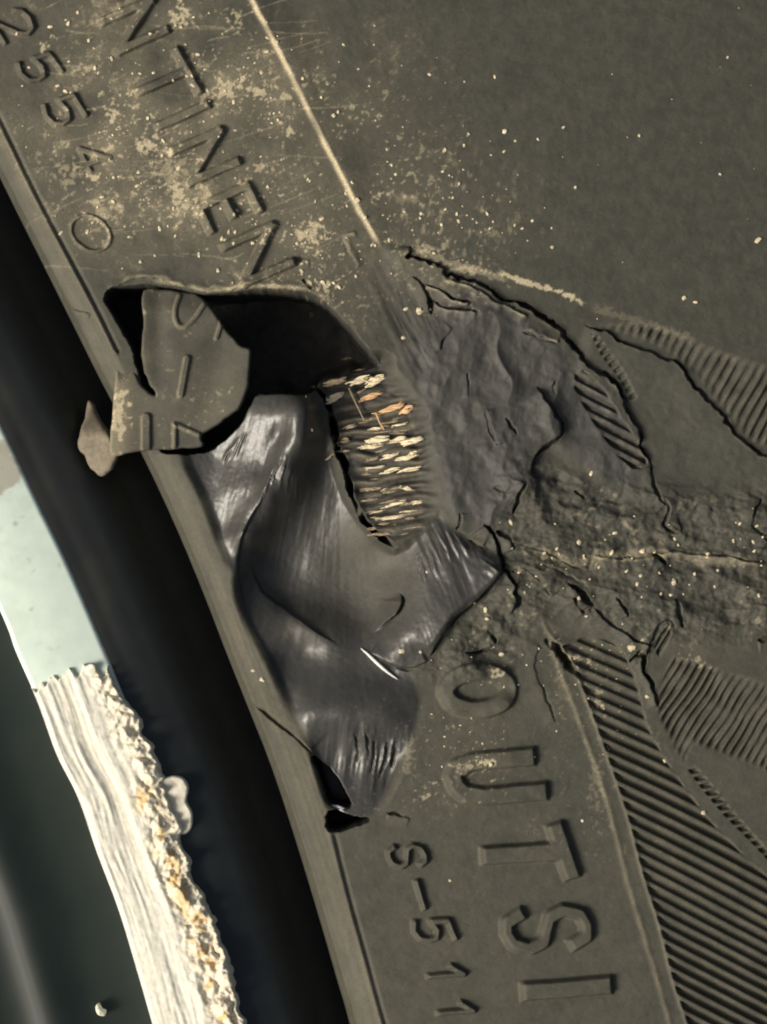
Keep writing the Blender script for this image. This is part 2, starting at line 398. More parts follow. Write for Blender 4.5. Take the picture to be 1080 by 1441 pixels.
lip([(657, 525), (660, 545), (663, 560)], 1, 8, 3, 6)
lip([(685, 576), (690, 600), (697, 615), (702, 628)], 3, 12, 4, 12, -1)
lip([(709, 590), (717, 601), (726, 612)], 1, 8, 5, 14)
lip([(754, 543), (764, 556), (776, 577), (788, 596), (786, 612), (770, 624), (752, 642), (746, 662), (750, 673), (762, 675)], 10, 38, 5, 12, 1)
lip([(781, 534), (777, 545), (778, 556)], 1, 8, 3, 8)
lip([(737, 678), (728, 700), (720, 722)], 3, 14, 6, 16, 1)
lip([(694, 686), (702, 693), (709, 694)], 2, 10, 9, 22)
lip([(649, 722), (650, 735), (646, 747)], 3, 10, 6, 14, -1)
lip([(662, 757), (674, 764), (682, 768)], 3, 12, 6, 16, -1)
lip([(681, 738), (692, 757), (706, 788), (720, 810), (727, 832), (723, 853), (716, 868)], 7, 26, 9, 22, 1, jit=3.2, ends=(0.04, 0.08))
lip([(697, 752), (714, 760), (722, 775)], 3, 12, 12, 22)
lip([(716, 762), (755, 770), (783, 780), (800, 789), (830, 800)], 5, 16, 5, 9, -1)
lip([(799, 822), (815, 838), (832, 856)], 6, 16, 8, 18, 1, jit=3)
lip([(806, 842), (818, 862), (832, 858)], 2, 10, 9, 18, 1)
lip([(868, 840), (878, 852), (885, 868)], 3, 12, 5, 10, 1)
lip([(919, 784), (928, 788), (935, 796)], 3, 12, 8, 20, 1)
lip([(830, 780), (870, 786), (910, 783), (960, 776), (1010, 784), (1085, 792)], 4, 18, 4, 8, 1, dust=0.3)
lip([(809, 690), (816, 697), (822, 703)], 2, 8, 5, 12)
lip([(913, 655), (918, 676), (925, 698), (938, 712)], 3, 14, 6, 14, 1)
lip([(938, 700), (944, 715), (938, 735), (950, 745), (962, 742)], 4, 14, 7, 14, -1)
lip([(760, 790), (790, 803), (830, 822), (870, 832)], 3, 14, 3, 5, -1)
lip([(735, 795), (760, 812), (775, 840)], 4, 12, 4, 8, -1)
lip([(686, 885), (694, 897), (699, 905)], 3, 10, 6, 14)
lip([(655, 912), (672, 914), (692, 912)], 3, 8, 6, 14, -1)
lip([(775, 893), (790, 912), (806, 934), (820, 952)], 4, 12, 12, 26, -1, ends=(0.1, 0.1))
lip([(890, 935), (902, 925), (906, 945), (918, 972), (925, 998)], 5, 9, 9, 20, 1)
lip([(905, 928), (915, 905), (928, 880), (944, 872), (952, 884)], 3, 10, 5, 9, -1)
lip([(835, 858), (870, 885), (900, 905), (920, 912)], 5, 22, 5, 10, 1)
lip([(950, 842), (958, 868), (962, 884)], 2, 8, 6, 10, 1)
lip([(1072, 700), (1060, 740), (1085, 765)], 3, 20, 5, 9, 1)
lip([(1070, 905), (1090, 903)], 2, 14, 10, 16)
lip([(760, 905), (752, 935), (770, 985), (784, 1020)], 2, 14, 3, 3, 1)
lip([(344, 984), (372, 1000), (400, 1022), (424, 1042), (441, 1058)], 4, 24, 5, 12, -1, jit=0.5)
lip([(545, 1145), (565, 1148), (578, 1153)], 2, 8, 5, 12)
lip([(90, 428), (112, 434), (128, 442)], 2, 10, 3, 5, 1)
lip([(502, 325), (485, 333), (490, 352), (498, 366), (505, 378)], 2.5, 6, 3, 5, -1, dust=0.4)
lip([(424, 396), (432, 402), (436, 408)], 2, 8, 9, 14)
lip([(402, 366), (420, 369), (436, 368)], 2, 8, 5, 8)
# curled tongue in the bowl, boundary of lobe
lip([(563, 834), (566, 846), (560, 860), (548, 872), (534, 884), (522, 893)], 9, 18, 5, 12, 1, jit=0.2, ends=(0.2, 0.5))
lip([(350, 792), (366, 832), (402, 860), (442, 888), (482, 912)], 7, 17, 3.5, 5, 1, jit=0.3, ends=(0.15, 0.25))
lip([(376, 694), (352, 732), (337, 772), (334, 810), (344, 850)], 8, 18, 3.5, 5, 1, jit=0.3, ends=(0.2, 0.2))
lip([(706, 803), (690, 824), (664, 848), (640, 868), (620, 896), (603, 924)], 9, 26, 7, 12, 1, jit=0.6, ends=(0.02, 0.1))
lip([(603, 928), (575, 940), (545, 932), (520, 918)], 5, 14, 5, 10, 1, jit=0.4)
for a, b in (((513, 1026), (517, 1072)), ((546, 1040), (531, 1100)), ((556, 1035), (548, 1085)), ((498, 1030), (502, 1075)), ((526, 1040), (521, 1090))):
    lip([a, ((a[0] + b[0]) / 2 + 1.5, (a[1] + b[1]) / 2), b], 3, 5, 4, 10, 1, jit=0.6, ends=(0.3, 0.3))
for a, b in (((398, 640), (384, 690)), ((408, 640), (394, 700)), ((416, 650), (404, 700)), ((390, 650), (372, 712)), ((380, 672), (364, 728)), ((425, 655), (418, 706)),
             ((352, 604), (330, 650)), ((342, 612), (322, 650)), ((333, 622), (314, 655))):
    lip([a, ((a[0] + b[0]) / 2 - 2, (a[1] + b[1]) / 2), b], 2.5, 3.5, 2.5, 4, 1, jit=0.4, ends=(0.4, 0.4))
for a, b in (((612, 745), (640, 800)), ((625, 742), (650, 795)), ((598, 765), (616, 815)), ((585, 770), (598, 822)), ((636, 745), (662, 790))):
    lip([a, ((a[0] + b[0]) / 2 + 1, (a[1] + b[1]) / 2), b], 2.5, 4, 2.5, 4, -1, jit=0.5, ends=(0.4, 0.4))

# ---------------------------------------------------------------- hole, ply, pits
def pit(poly, depth, edge=5, part=None, floor_noise=2, keep=None):
    wd = win(poly, 20); x_, y_ = X[wd], Y[wd]
    sd = sdist(x_, y_, poly) + 3.0 * vnoise(x_, y_, 18, 151) + 1.6 * vnoise(x_, y_, 7, 152)
    k = ss(0, edge, sd)
    Z[wd] = Z[wd] * (1 - k) + k * (-depth + floor_noise * fbm(x_, y_, 30, 153, 3))
    FRESH[wd] = np.maximum(FRESH[wd], ss(-1, 2, sd)); DUST[wd] *= 1 - ss(-1, 2, sd)
    if part: LAB[wd] = np.where(sd > 0.5, P_ID[part], LAB[wd])
HOLE = catmull([(146, 424), (152, 408), (172, 401), (205, 400), (250, 405), (292, 414), (345, 409), (388, 407), (438, 414), (470, 436), (500, 468), (522, 494), (534, 512), (520, 520), (488, 528), (456, 534), (444, 548), (430, 556), (385, 556), (360, 558), (345, 592),
                (318, 618), (288, 636), (240, 640), (214, 620), (206, 575), (194, 525), (184, 488), (160, 445)], 3, True)
# lip round the upper side of the hole
TOPLIP = [(148, 416), (166, 399), (206, 391), (250, 399), (292, 409), (345, 404), (388, 402), (440, 409), (474, 432)]
lip(TOPLIP, 3, 8, 3, 3, -1, jit=1.6, dust=0.4)
pit(HOLE, 150, 5, 'cavity', 8)
pit(catmull([(439, 1064), (459, 1078), (478, 1101), (496, 1132), (488, 1139), (462, 1133), (453, 1110), (445, 1088)], 3, True), 90, 5, None, 2)
pit(catmull([(462, 1140), (498, 1149), (522, 1153), (500, 1164), (462, 1172)], 3, True), 90, 4, None, 2)

PLY = catmull([(446, 540), (470, 524), (536, 506), (548, 530), (584, 570), (600, 630), (606, 700), (600, 735), (572, 752), (548, 770), (522, 742), (497, 692), (477, 640), (462, 590)], 3, True)
wd = win(PLY, 16); x_, y_ = X[wd], Y[wd]; sd = sdist(x_, y_, PLY) + 8 * vnoise(x_, y_, 16, 167); k = ss(-16, 16, sd)
lay = (4.0 + 5 * vnoise(x_, y_, 24, 165)) * np.sin((y_ + 0.16 * x_ + 11 * vnoise(x_, y_, 30, 161)) / 18.0 * 2 * math.pi) + 3.5 * fbm(x_, y_, 9, 163, 3, 2.5, 1)
zp = np.interp(y_, [500, 530, 560, 620, 770], [-60, -28, -20, -16, -8]) + lay
Z[wd] = Z[wd] * (1 - k) + k * zp
FRESH[wd] = np.maximum(FRESH[wd], k); GLOSS[wd] *= 1 - 0.6 * k
DUST[wd] += k * (0.16 * np.clip(lay / 5, 0, 1) + 0.07) * ss(0, 14, sd) * ss(520, 570, y_)
LAB[wd] = np.where(sd > -4, P_ID['exposed_ply'], LAB[wd])
lip([(440, 546), (452, 560), (463, 590), (471, 625), (483, 660), (490, 696), (504, 726), (530, 757), (558, 775)], 5, 14, 8, 60, 1, jit=1.0, ends=(0.02, 0.25))

# ---------------------------------------------------------------- ribs
def ribs(poly, qf, pitch, duty=0.55, depth=12, edge=4, part='ribbed_band', relief=0.0, seed=0, irregular=0.0):
    wd = win(poly, 12); x_, y_ = X[wd], Y[wd]
    sd = sdist(x_, y_, poly); m = ss(0, edge, sd)
    if irregular: m = m * np.clip(0.75 + 1.3 * fbm(x_, y_, 30, 177 + seed, 2), 0.12, 1)
    q = qf(x_, y_) / pitch + irregular * vnoise(x_, y_, 40, 171 + seed)
    i = np.floor(q); f = q - i
    r = ss(0, 0.20, f) * ss(duty + 0.20, duty, f)
    Z[wd] += m * (-depth * (1 - r) + relief * vnoise(x_, y_, 26, 173 + seed) + (np.sin(i * 12.9898 + seed) * 0.9) * r)
    inn = sd > 0
    LAB[wd] = np.where(inn, P_ID[part], LAB[wd])
    top = (f < duty + 0.18) & (sd > 1.5)
    for v in np.unique(i[top]):
        sel = top & (i == v)
        if sel.sum() < 22: continue
        L = LAB[wd]; L[sel] = new_sub(part, 'rib'); LAB[wd] = L
    DUST[wd] += inn * r * 0.035 * np.clip(1 + 3 * vnoise(x_, y_, 20, 175), 0, 2)
ENDS_D = catmull([(800, 905), (830, 895), (868, 905), (889, 936), (903, 978), (912, 1017), (928, 1050), (953, 1090), (994, 1146), (1022, 1176), (1052, 1207), (1082, 1234), (1160, 1300)], 3)
R1 = np.vstack([ENDS_D, [(1160, 1520)], EDGE_B[::-1][:-6]])
ribs(R1, lambda x, y: y - (0.43 + 0.10 * np.clip((y - 950) / 350, 0, 1)) * (x - 880), 17.2, 0.48, 7.5, relief=1.5)
R2 = [(923, 990), (934, 950), (948, 922), (985, 930), (1030, 945), (1085, 962), (1160, 985), (1160, 1112), (1080, 1087), (1030, 1068), (980, 1050), (966, 1078), (950, 1056), (930, 1014)]
ribs(R2, lambda x, y: x + 0.63 * (y - 1000), 12.8, 0.50, 6.5, edge=12, relief=2.5, seed=3, irregular=0.4)
R2b = [(968, 1082), (980, 1078), (1000, 1100), (1032, 1140), (1075, 1188), (1110, 1225), (1095, 1225), (1062, 1190), (1022, 1150), (990, 1112)]
ribs(R2b, lambda x, y: x * 0.2 + y, 12.0, 0.5, 6, edge=3, seed=5)
R3 = catmull([(842, 458), (880, 452), (935, 457), (992, 482), (1041, 499), (1090, 512), (1160, 530), (1160, 650), (1090, 632), (1052, 616), (1032, 590), (1008, 562), (984, 532), (962, 512), (936, 492), (880, 470)], 2, True)
ribs(R3, lambda x, y: x + 0.55 * (y - 500), 14.6, 0.5, 4.6, edge=14, part='shoulder', relief=5, seed=7, irregular=0.3)
R4 = [(809, 521), (822, 520), (841, 535), (855, 552), (874, 585), (897, 616), (911, 636), (913, 658), (891, 661), (868, 640), (843, 607), (822, 572), (808, 546)]
ribs(R4, lambda x, y: y - 0.52 * (x - 840), 16.6, 0.54, 9, edge=4, part='torn_pocket', seed=9)
R5 = [(830, 466), (842, 470), (880, 520), (900, 560), (890, 566), (868, 528), (846, 500)]
ribs(R5, lambda x, y: x * 0.7 + y, 13.0, 0.5, 3.5, edge=4, part='shoulder', seed=11)
R6 = [(922, 912), (930, 893), (944, 876), (946, 892), (938, 915), (930, 928)]
ribs(R6, lambda x, y: x + 0.6 * y, 10.5, 0.5, 7, edge=2, part='torn_shoulder', seed=13)
WEDGE = [(985, 1056), (1080, 1091), (1160, 1116), (1160, 1245), (1085, 1188), (1035, 1136), (1000, 1096)]

# ---------------------------------------------------------------- raised lettering
def arc(cx, cy, rx, ry, a0, a1, n=14):
    return [(cx + rx * math.cos(math.radians(a0 + (a1 - a0) * k / n)), cy + ry * math.sin(math.radians(a0 + (a1 - a0) * k / n))) for k in range(n + 1)]
GLYPH = {
    'N': [[(0, 0), (0, 1)], [(0, 1), (1, 0)], [(1, 0), (1, 1)]],
    'T': [[(0, 1), (1, 1)], [(.5, 0), (.5, 1)]],
    'I': [[(.5, 0), (.5, 1)]],
    'E': [[(0, 0), (0, 1)], [(0, 1), (1, 1)], [(0, .5), (.8, .5)], [(0, 0), (1, 0)]],
    'O': [arc(.5, .5, .5, .5, 0, 360, 24)],
    '0': [arc(.5, .5, .5, .5, 0, 360, 24)],
    'U': [[(0, 1), (0, .3), (.12, .08), (.35, 0), (.65, 0), (.88, .08), (1, .3), (1, 1)]],
    'S': [[(1, .78), (.82, .96), (.5, 1), (.18, .96), (0, .76), (.16, .58), (.5, .5), (.84, .42), (1, .24), (.82, .04), (.5, 0), (.18, .04), (0, .22)]],
    '2': [[(0, .75), (.12, .93), (.45, 1), (.85, .93), (1, .72), (.85, .5), (0, 0), (1, 0)]],
    '5': [[(1, 1), (0.05, 1), (0, .55), (.5, .62), (.9, .52), (1, .3), (.88, .08), (.45, 0), (0, .1)]],
    '4': [[(.72, 0), (.72, 1), (0, .32), (1, .32)]],
    '1': [[(.1, .72), (.55, 1), (.55, 0)]],
    '-': [[(0, .5), (1, .5)]],
}
def letter(ch, o, U, V, wdt, h, label_of='sidewall', ramp_=3.6, dusty=0.0, wear=0.0):
    o, U, V = np.array(o, float), np.array(U, float), np.array(V, float)
    pls = [np.array([o + a * U + b * V for a, b in st]) for st in GLYPH[ch]]
    allp = np.vstack(pls); wd = win(allp, wdt + 14)
    if X[wd].size == 0 or min(X[wd].shape) < 3: return
    x_, y_ = X[wd], Y[wd]; d = np.full(x_.shape, 1e9); ext = 0.42 * wdt
    for p in pls:
        dp, _, f = dist_to(x_, y_, p)
        if np.hypot(*(p[0] - p[-1])) > 1:            # square stroke ends
            for e, q, cond in ((p[0], p[1], f <= 0), (p[-1], p[-2], f >= 1)):
                v = (e - q) / np.hypot(*(e - q)); al = (x_ - e[0]) * v[0] + (y_ - e[1]) * v[1]; pe = np.abs((x_ - e[0]) * v[1] - (y_ - e[1]) * v[0])
                dp = np.where(cond, np.maximum(pe, wdt / 2 - ext + al), dp)
        d = np.minimum(d, dp)
    d = d + 1.0 * vnoise(x_, y_, 12, 181)
    hh = h * (1 - wear * np.clip(0.5 + 1.4 * vnoise(x_, y_, 24, 183), 0, 1))
    mk = 1 - ss(wdt / 2 - ramp_ * 0.5, wdt / 2 + ramp_ * 0.5, d)
    acc_ = mk.copy(); stp = min(wdt * 0.22, 2.6) / ST          # worn draft on the rim side of every stroke
    for k_ in (.4, .8, 1.2, 1.6, 2.0, 2.4, 2.8):
        oi, oj = int(round(k_ * stp * 0.37)), int(round(k_ * stp * 0.93))
        sh_ = np.zeros_like(mk); H_, W_ = mk.shape
        if oi < H_ and oj < W_: sh_[:H_ - oi, oj:] = mk[oi:, :W_ - oj]
        acc_ += sh_
    Z[wd] += hh * mk * acc_ / 8
    DUST[wd] += dusty * np.exp(-((d - wdt / 2 + 1) / 1.6) ** 2) * np.clip(0.3 + 1.5 * vnoise(x_, y_, 10, 185), 0, 1)
    base = LAB[wd]; ok = (d < wdt / 2 + ramp_) & ((base == P_ID[label_of]) | (base == P_ID['bead']))
    if ok.sum() > 12:
        L = LAB[wd]; L[ok] = new_sub(label_of, 'letter' if ch.isalpha() else ('numeral' if ch.isdigit() else 'dash'),
                                     'raised %s %s moulded in the rubber' % ('letter' if ch.isalpha() else ('numeral' if ch.isdigit() else 'dash'), ch if ch != '-' else 'stroke'))
        LAB[wd] = L
Vt = (68, -30)
def top(ch, x1, y1, U, **k): letter(ch, (x1 - Vt[0], y1 - Vt[1]), U, Vt, 13.5, 11, dusty=0.18, wear=0.35, ramp_=4.5, **k)
top('O', 176, -72, (27, 50)); top('N', 211, 0, (22, 42)); top('T', 247, 71, (31, 57)); top('I', 280, 128, (20, 40)); top('N', 309, 184, (24, 44)); top('E', 347, 262, (17, 33)); top('N', 382, 318, (28, 52))
letter('2', (-15, 27), (20, 32), (46, -18), 8, 8, dusty=0.15, wear=0.3)
letter('5', (20, 91), (19, 26), (47, -18), 8, 8, dusty=0.2, wear=0.3)
letter('5', (57, 150), (18, 29), (45, -18), 8, 8, dusty=0.2, wear=0.3)
letter('4', (96, 214), (14, 30), (48, -14), 8, 6, dusty=0.4, wear=0.5)
letter('0', (90, 308), (24, 50), (50, -10), 5, 4.5, dusty=0.5)
big = dict(wdt=27, h=11.0, ramp_=6, dusty=0.06)
letter('O', (622, 950), (10, 53), (88, -8), wear=0.75, **big)
letter('U', (630, 1076), (18, 49), (112, -10), wear=0.3, **big)
letter('T', (676, 1176), (20, 58), (106, -6), **big)
letter('S', (706, 1291), (14, 48), (112, -12), **{**big, 'wdt': 20})
letter('I', (738, 1380), (10, 34), (108, -8), **big)
sm = dict(wdt=9, h=8, ramp_=4.5)
letter('S', (543, 1194), (10, 27), (50, -5), **sm)
letter('-', (560, 1244), (11, 36), (52, -4), **sm)
letter('5', (578, 1299), (11, 26), (52, -4), **sm)
letter('1', (598, 1361), (9, 26), (50, -4), **sm)
letter('1', (612, 1413), (9, 26), (50, -4), **sm)
letter('5', (630, 1466), (9, 26), (50, -4), **sm)

wd = win([(590, 905), (730, 985)], 40); x_, y_ = X[wd], Y[wd]      # rubber smeared over the first large letter
k = np.exp(-(((x_ - 655) / 62) ** 2 + ((y_ - 935) / 26) ** 2)) * (1 - ss(-4, 6, sdist(x_, y_, TORN)))
Z[wd] += k * (10 * fbm(x_, y_, 24, 191, 4) + 5 * (1 - 2 * np.abs(fbm(x_, y_, 34, 195, 3, 1.6, 1.0))))
# ---------------------------------------------------------------- dust (dry tan dirt lying on the rubber)
reg = np.exp(-(((X - 260) / 210) ** 2 + ((Y - 190) / 190) ** 2)) * ss(380, 320, Y - 0.15 * X) * ss(4, 40, dL)
n1 = fbm(X, Y, 60, 201, 4); n2 = fbm(X, Y, 11, 207, 3); n3 = fbm(X, Y, 5, 211, 2)
DUST += reg * (0.24 * np.clip(0.7 + 1.4 * n1, 0, 1.5) + 0.40 * ss(0.30, 0.72, n2 + 0.5 * n1) + 0.75 * ss(0.40, 0.6, n3 + 0.55 * n1 + 0.3 * n2))
reg2 = np.exp(-(((X - 470) / 150) ** 2 + ((Y - 300) / 140) ** 2)) * (1 - FRESH)
DUST += reg2 * 0.75 * ss(0.38, 0.56, n3 + 0.5 * n1 + 0.2 * n2) + reg2 * 0.05
reg3 = np.exp(-(((X - 640) / 90) ** 2 + ((Y - 300) / 70) ** 2))
DUST += reg3 * (0.45 * ss(0.2, 0.5, fbm(X, Y, 8, 221, 3, 1, 2)) + 0.03)
DUST += (0.030 + 0.03 * n1) * (1 - FRESH) * np.where(LAB == P_ID['shoulder'], 0.15, 1.0)      # thin film on the old surface
bd_ = (LAB == P_ID['bead']) * ss(0, 14, dL)
DUST += bd_ * (0.02 * (1 + n1) + 0.12 * np.clip(fbm(dL + 3 * n1, Y, 9, 255, 3, 1, 40) + 0.1, 0, 1) + 0.04 * np.exp(-((dL - 26) / 7) ** 2))
Z += bd_ * 0.9 * fbm(dL, Y, 7, 259, 2, 1, 60)
def dblob(x0, y0, rx, ry, a, seed=231, sc=4.5):
    wd = win([(x0, y0)], max(rx, ry) * 2.2); x_, y_ = X[wd], Y[wd]
    g = np.exp(-(((x_ - x0) / rx) ** 2 + ((y_ - y0) / ry) ** 2))
    DUST[wd] += a * ss(0.50, 0.85, g * 0.9 + 1.3 * fbm(x_, y_, sc, seed + int(x0), 3))
for b_ in [(255, 22, 14, 16, .8), (205, 200, 22, 14, .9), (228, 212, 22, 7, .9), (250, 270, 10, 20, .9), (320, 125, 26, 16, .8), (312, 118, 7, 8, 1), (365, 130, 16, 10, .7), (160, 160, 14, 16, .8),
           (405, 185, 10, 10, .8), (60, 65, 8, 8, .8), (130, 250, 12, 6, .9), (120, 95, 20, 10, .5), (370, 235, 24, 10, .5), (430, 330, 30, 12, .6), (455, 403, 14, 8, 1), (435, 398, 10, 6, .9), (330, 30, 14, 14, .6),
           (145, 300, 14, 14, .45), (95, 245, 16, 20, .4), (600, 350, 22, 9, .5), (660, 380, 30, 8, .45), (240, 240, 30, 26, .35), (275, 95, 18, 16, .35),
           (682, 1072, 14, 6, .9), (655, 1078, 26, 5, .6), (700, 948, 10, 6, .6), (650, 1085, 10, 8, .3), (790, 965, 12, 60, .10), (840, 1110, 12, 50, .16), (575, 1070, 10, 40, .18), (600, 1120, 8, 5, .6),
           (888, 912, 8, 5, 1), (806, 925, 16, 5, .6), (835, 928, 12, 5, .8), (980, 930, 10, 8, .5), (845, 985, 10, 14, .4), (850, 1000, 4, 6, .5)]:
    dblob(*b_)
def dline(pts, rad, a, seed=251, sc=7):
    G = catmull(pts, 3); wd = win(G, rad * 3); x_, y_ = X[wd], Y[wd]; d, s_, f = dist_to(x_, y_, G)
    DUST[wd] += a * ss(0.45, 0.8, np.exp(-(d / rad) ** 2) + 0.8 * fbm(x_, y_, sc, seed, 3)) * ss(0, .1, f) * ss(1, .9, f)
dline([(700, 380), (725, 392), (760, 402), (795, 413), (828, 428)], 4.5, 1.0, sc=5)
dline([(580, 350), (620, 366), (680, 382), (720, 395)], 7, 0.35, sc=5)
dline([(830, 430), (880, 446), (935, 462), (985, 480)], 7, 0.14, sc=4)
dline([(740, 768), (800, 790), (860, 782), (930, 778), (990, 788), (1070, 790)], 10, 0.22, sc=4)
dline([(205, 393), (250, 400), (292, 409), (345, 404), (388, 402), (440, 410)], 3, 0.35)
for k in range(60):
    x0, y0 = random.uniform(20, 420), random.uniform(0, 380); L_ = random.uniform(30, 110); a_ = random.uniform(-.5, .15)
    dline([(x0, y0), (x0 + L_ * .5, y0 + L_ * a_ * .5 + random.uniform(-3, 3)), (x0 + L_, y0 + L_ * a_)], 1.3, random.uniform(.08, .3), sc=9)
DUST = np.clip(DUST, 0, 1)

# ---------------------------------------------------------------- cut the height map into objects
gy, gx = np.gradient(Z, ST)
NRM = np.stack([-gx, gy, np.ones_like(Z)], -1); NRM /= np.linalg.norm(NRM, axis=-1, keepdims=True)
VW = W(X, Y, Z).reshape(-1, 3); NRM = NRM.reshape(-1, 3)
idx = np.arange(NY * NX).reshape(NY, NX)
keep = (dL > -26)
fk = (keep[:-1, :-1] & keep[1:, :-1] & keep[:-1, 1:] & keep[1:, 1:])
fk &= True
quads = np.stack([idx[1:, :-1], idx[1:, 1:], idx[:-1, 1:], idx[:-1, :-1]], -1)[fk]
flab = LAB[:-1, :-1][fk]
order = np.argsort(flab, kind='stable'); quads = quads[order]; flab = flab[order]
ids, starts = np.unique(flab, return_index=True); ends_ = np.append(starts[1:], len(flab))
TYRE_AT = (0.0, 0.0, -0.046)
tyre = empty('tyre', TYRE_AT, 'worn black rubber tyre with torn sidewall, exposed cords and raised lettering', 'tyre')
from mathutils import Matrix
WINV[tyre.name] = Matrix.Translation(Vector(TYRE_AT)).inverted()
AT = {'dust': DUST.ravel(), 'fresh': FRESH.ravel(), 'gloss': np.clip(GLOSS, 0, 1).ravel()}
PART_OBJ = {}
PLAB = {'torn_rubber': 'smooth glossy freshly torn rubber', 'torn_pocket': 'grey gouged patch of fresh rubber', 'cavity': 'deep black hole behind the torn flap',
        'exposed_ply': 'rows of frayed pale cords showing in the tear', 'torn_shoulder': 'rough chewed rubber with grit'}
def cut(i, name, parent, label=None):
    a, b = starts[np.searchsorted(ids, i)], ends_[np.searchsorted(ids, i)]
    q = quads[a:b]; u, inv = np.unique(q, return_inverse=True)
    return mesh_obj(name, VW[u], inv.reshape(q.shape).astype(np.int32), RUBBER, parent, {k: v[u] for k, v in AT.items()}, NRM[u], label)
for i in ids:
    if i < 20:
        o = cut(i, PARTS[i], tyre, PLAB.get(PARTS[i])); PART_OBJ[PARTS[i]] = o; WINV[o.name] = Matrix.Translation(Vector(TYRE_AT)).inverted()
I4 = Matrix.Identity(4)
for n_, o in PART_OBJ.items(): WINV[o.name] = I4
for i in ids:
    if i >= 20:
        par, name, lab = SUB[int(i)]
        cut(i, name, PART_OBJ[par], lab)

# the shoulder rolls on away to the tread, outside the damage
ex = xs[-1] + np.concatenate([[0, 3, 8, 15], np.arange(25, 620, 15)]); eb = Z[::4, -1]
kern = np.ones(41) / 41; smooth_b = np.convolve(np.pad(eb, 20, 'edge'), kern, 'valid')
eu = ex - xs[-1]; bl = ss(0, 60, eu)[None]
ez = eb[:, None] * (1 - bl) + smooth_b[:, None] * bl - 0.05 * eu[None] - 0.00055 * eu[None] ** 2
EX, EY = np.meshgrid(ex, ys[::4]); ei = np.arange(EX.size).reshape(EX.shape)
mesh_obj('tread_edge', W(EX, EY, ez).reshape(-1, 3), np.stack([ei[1:, :-1], ei[1:, 1:], ei[:-1, 1:], ei[:-1, :-1]], -1).reshape(-1, 4).astype(np.int32), RUBBER, tyre)

def zat(x, y):
    j = int(np.clip((x - xs[0]) / ST, 0, NX - 1)); i = int(np.clip((y - ys[0]) / ST, 0, NY - 1)); return float(Z[i, j])

# ---------------------------------------------------------------- loose patches with thickness (flap, scrap)
def patch(name, poly, zf, thick, material, parent, step=1.5, attrs_f=None, labels_f=None, label=None, round_=4.0):
    P = np.asarray(poly, float)
    gx_ = np.arange(P[:, 0].min() - 2, P[:, 0].max() + 3, step); gy_ = np.arange(P[:, 1].min() - 2, P[:, 1].max() + 3, step)
    x_, y_ = np.meshgrid(gx_, gy_)
    ok = inside((x_[:-1, :-1] + x_[1:, 1:]) / 2, (y_[:-1, :-1] + y_[1:, 1:]) / 2, P)
    ix = np.arange(x_.size).reshape(x_.shape)
    q = np.stack([ix[1:, :-1], ix[1:, 1:], ix[:-1, 1:], ix[:-1, :-1]], -1)[ok]
    u, inv = np.unique(q, return_inverse=True); q = inv.reshape(q.shape)
    px, py = x_.ravel()[u].copy(), y_.ravel()[u].copy()
    e = np.sort(np.concatenate([q[:, [0, 1]], q[:, [1, 2]], q[:, [2, 3]], q[:, [3, 0]]]), axis=1)
    ue, cnt = np.unique(e, axis=0, return_counts=True)
    be = ue[cnt == 1]; bv = np.unique(be)
    PC = np.vstack([P, P[:1]])
    for k in bv:                                    # snap the border to the outline
        a = PC[:-1]; d = PC[1:] - a; t = np.clip(((px[k] - a[:, 0]) * d[:, 0] + (py[k] - a[:, 1]) * d[:, 1]) / ((d ** 2).sum(1) + 1e-9), 0, 1)
        c = a + d * t[:, None]; m = np.argmin((c[:, 0] - px[k]) ** 2 + (c[:, 1] - py[k]) ** 2); px[k], py[k] = c[m]
    dd = np.abs(sdist(px, py, P))
    z = zf(px, py) - round_ * (1 - np.sqrt(np.clip(1 - (1 - np.clip(dd / round_, 0, 1)) ** 2, 0, 1)))
    n = len(px)
    at = attrs_f(px, py) if attrs_f else {}
    lab = labels_f(px, py) if labels_f else np.zeros(n, int)
    fl = lab[q[:, 3]]
    top_o = None; subs = []
    # directed border edges
    de = np.concatenate([q[:, [0, 1]], q[:, [1, 2]], q[:, [2, 3]], q[:, [3, 0]]])
    key = set(map(tuple, be.tolist()))
    db = np.array([x for x in de.tolist() if tuple(sorted(x)) in key])
    Vt_ = W(px, py, z); Vb = W(px, py, z - thick)
    m0 = q[fl == 0]
    rim = np.stack([db[:, 1], db[:, 0], db[:, 0] + n, db[:, 1] + n], -1)
    bot = (q[:, ::-1] + n)
    F = np.concatenate([m0, rim, bot]); VV = np.vstack([Vt_, Vb])
    used, inv = np.unique(F, return_inverse=True)
    o = mesh_obj(name, VV[used], inv.reshape(F.shape).astype(np.int32), material, parent, {k: np.concatenate([v, v * 0.3])[used] for k, v in at.items()}, None, label)
    WINV[o.name] = I4
    return o, (px, py, z, q, fl, at)

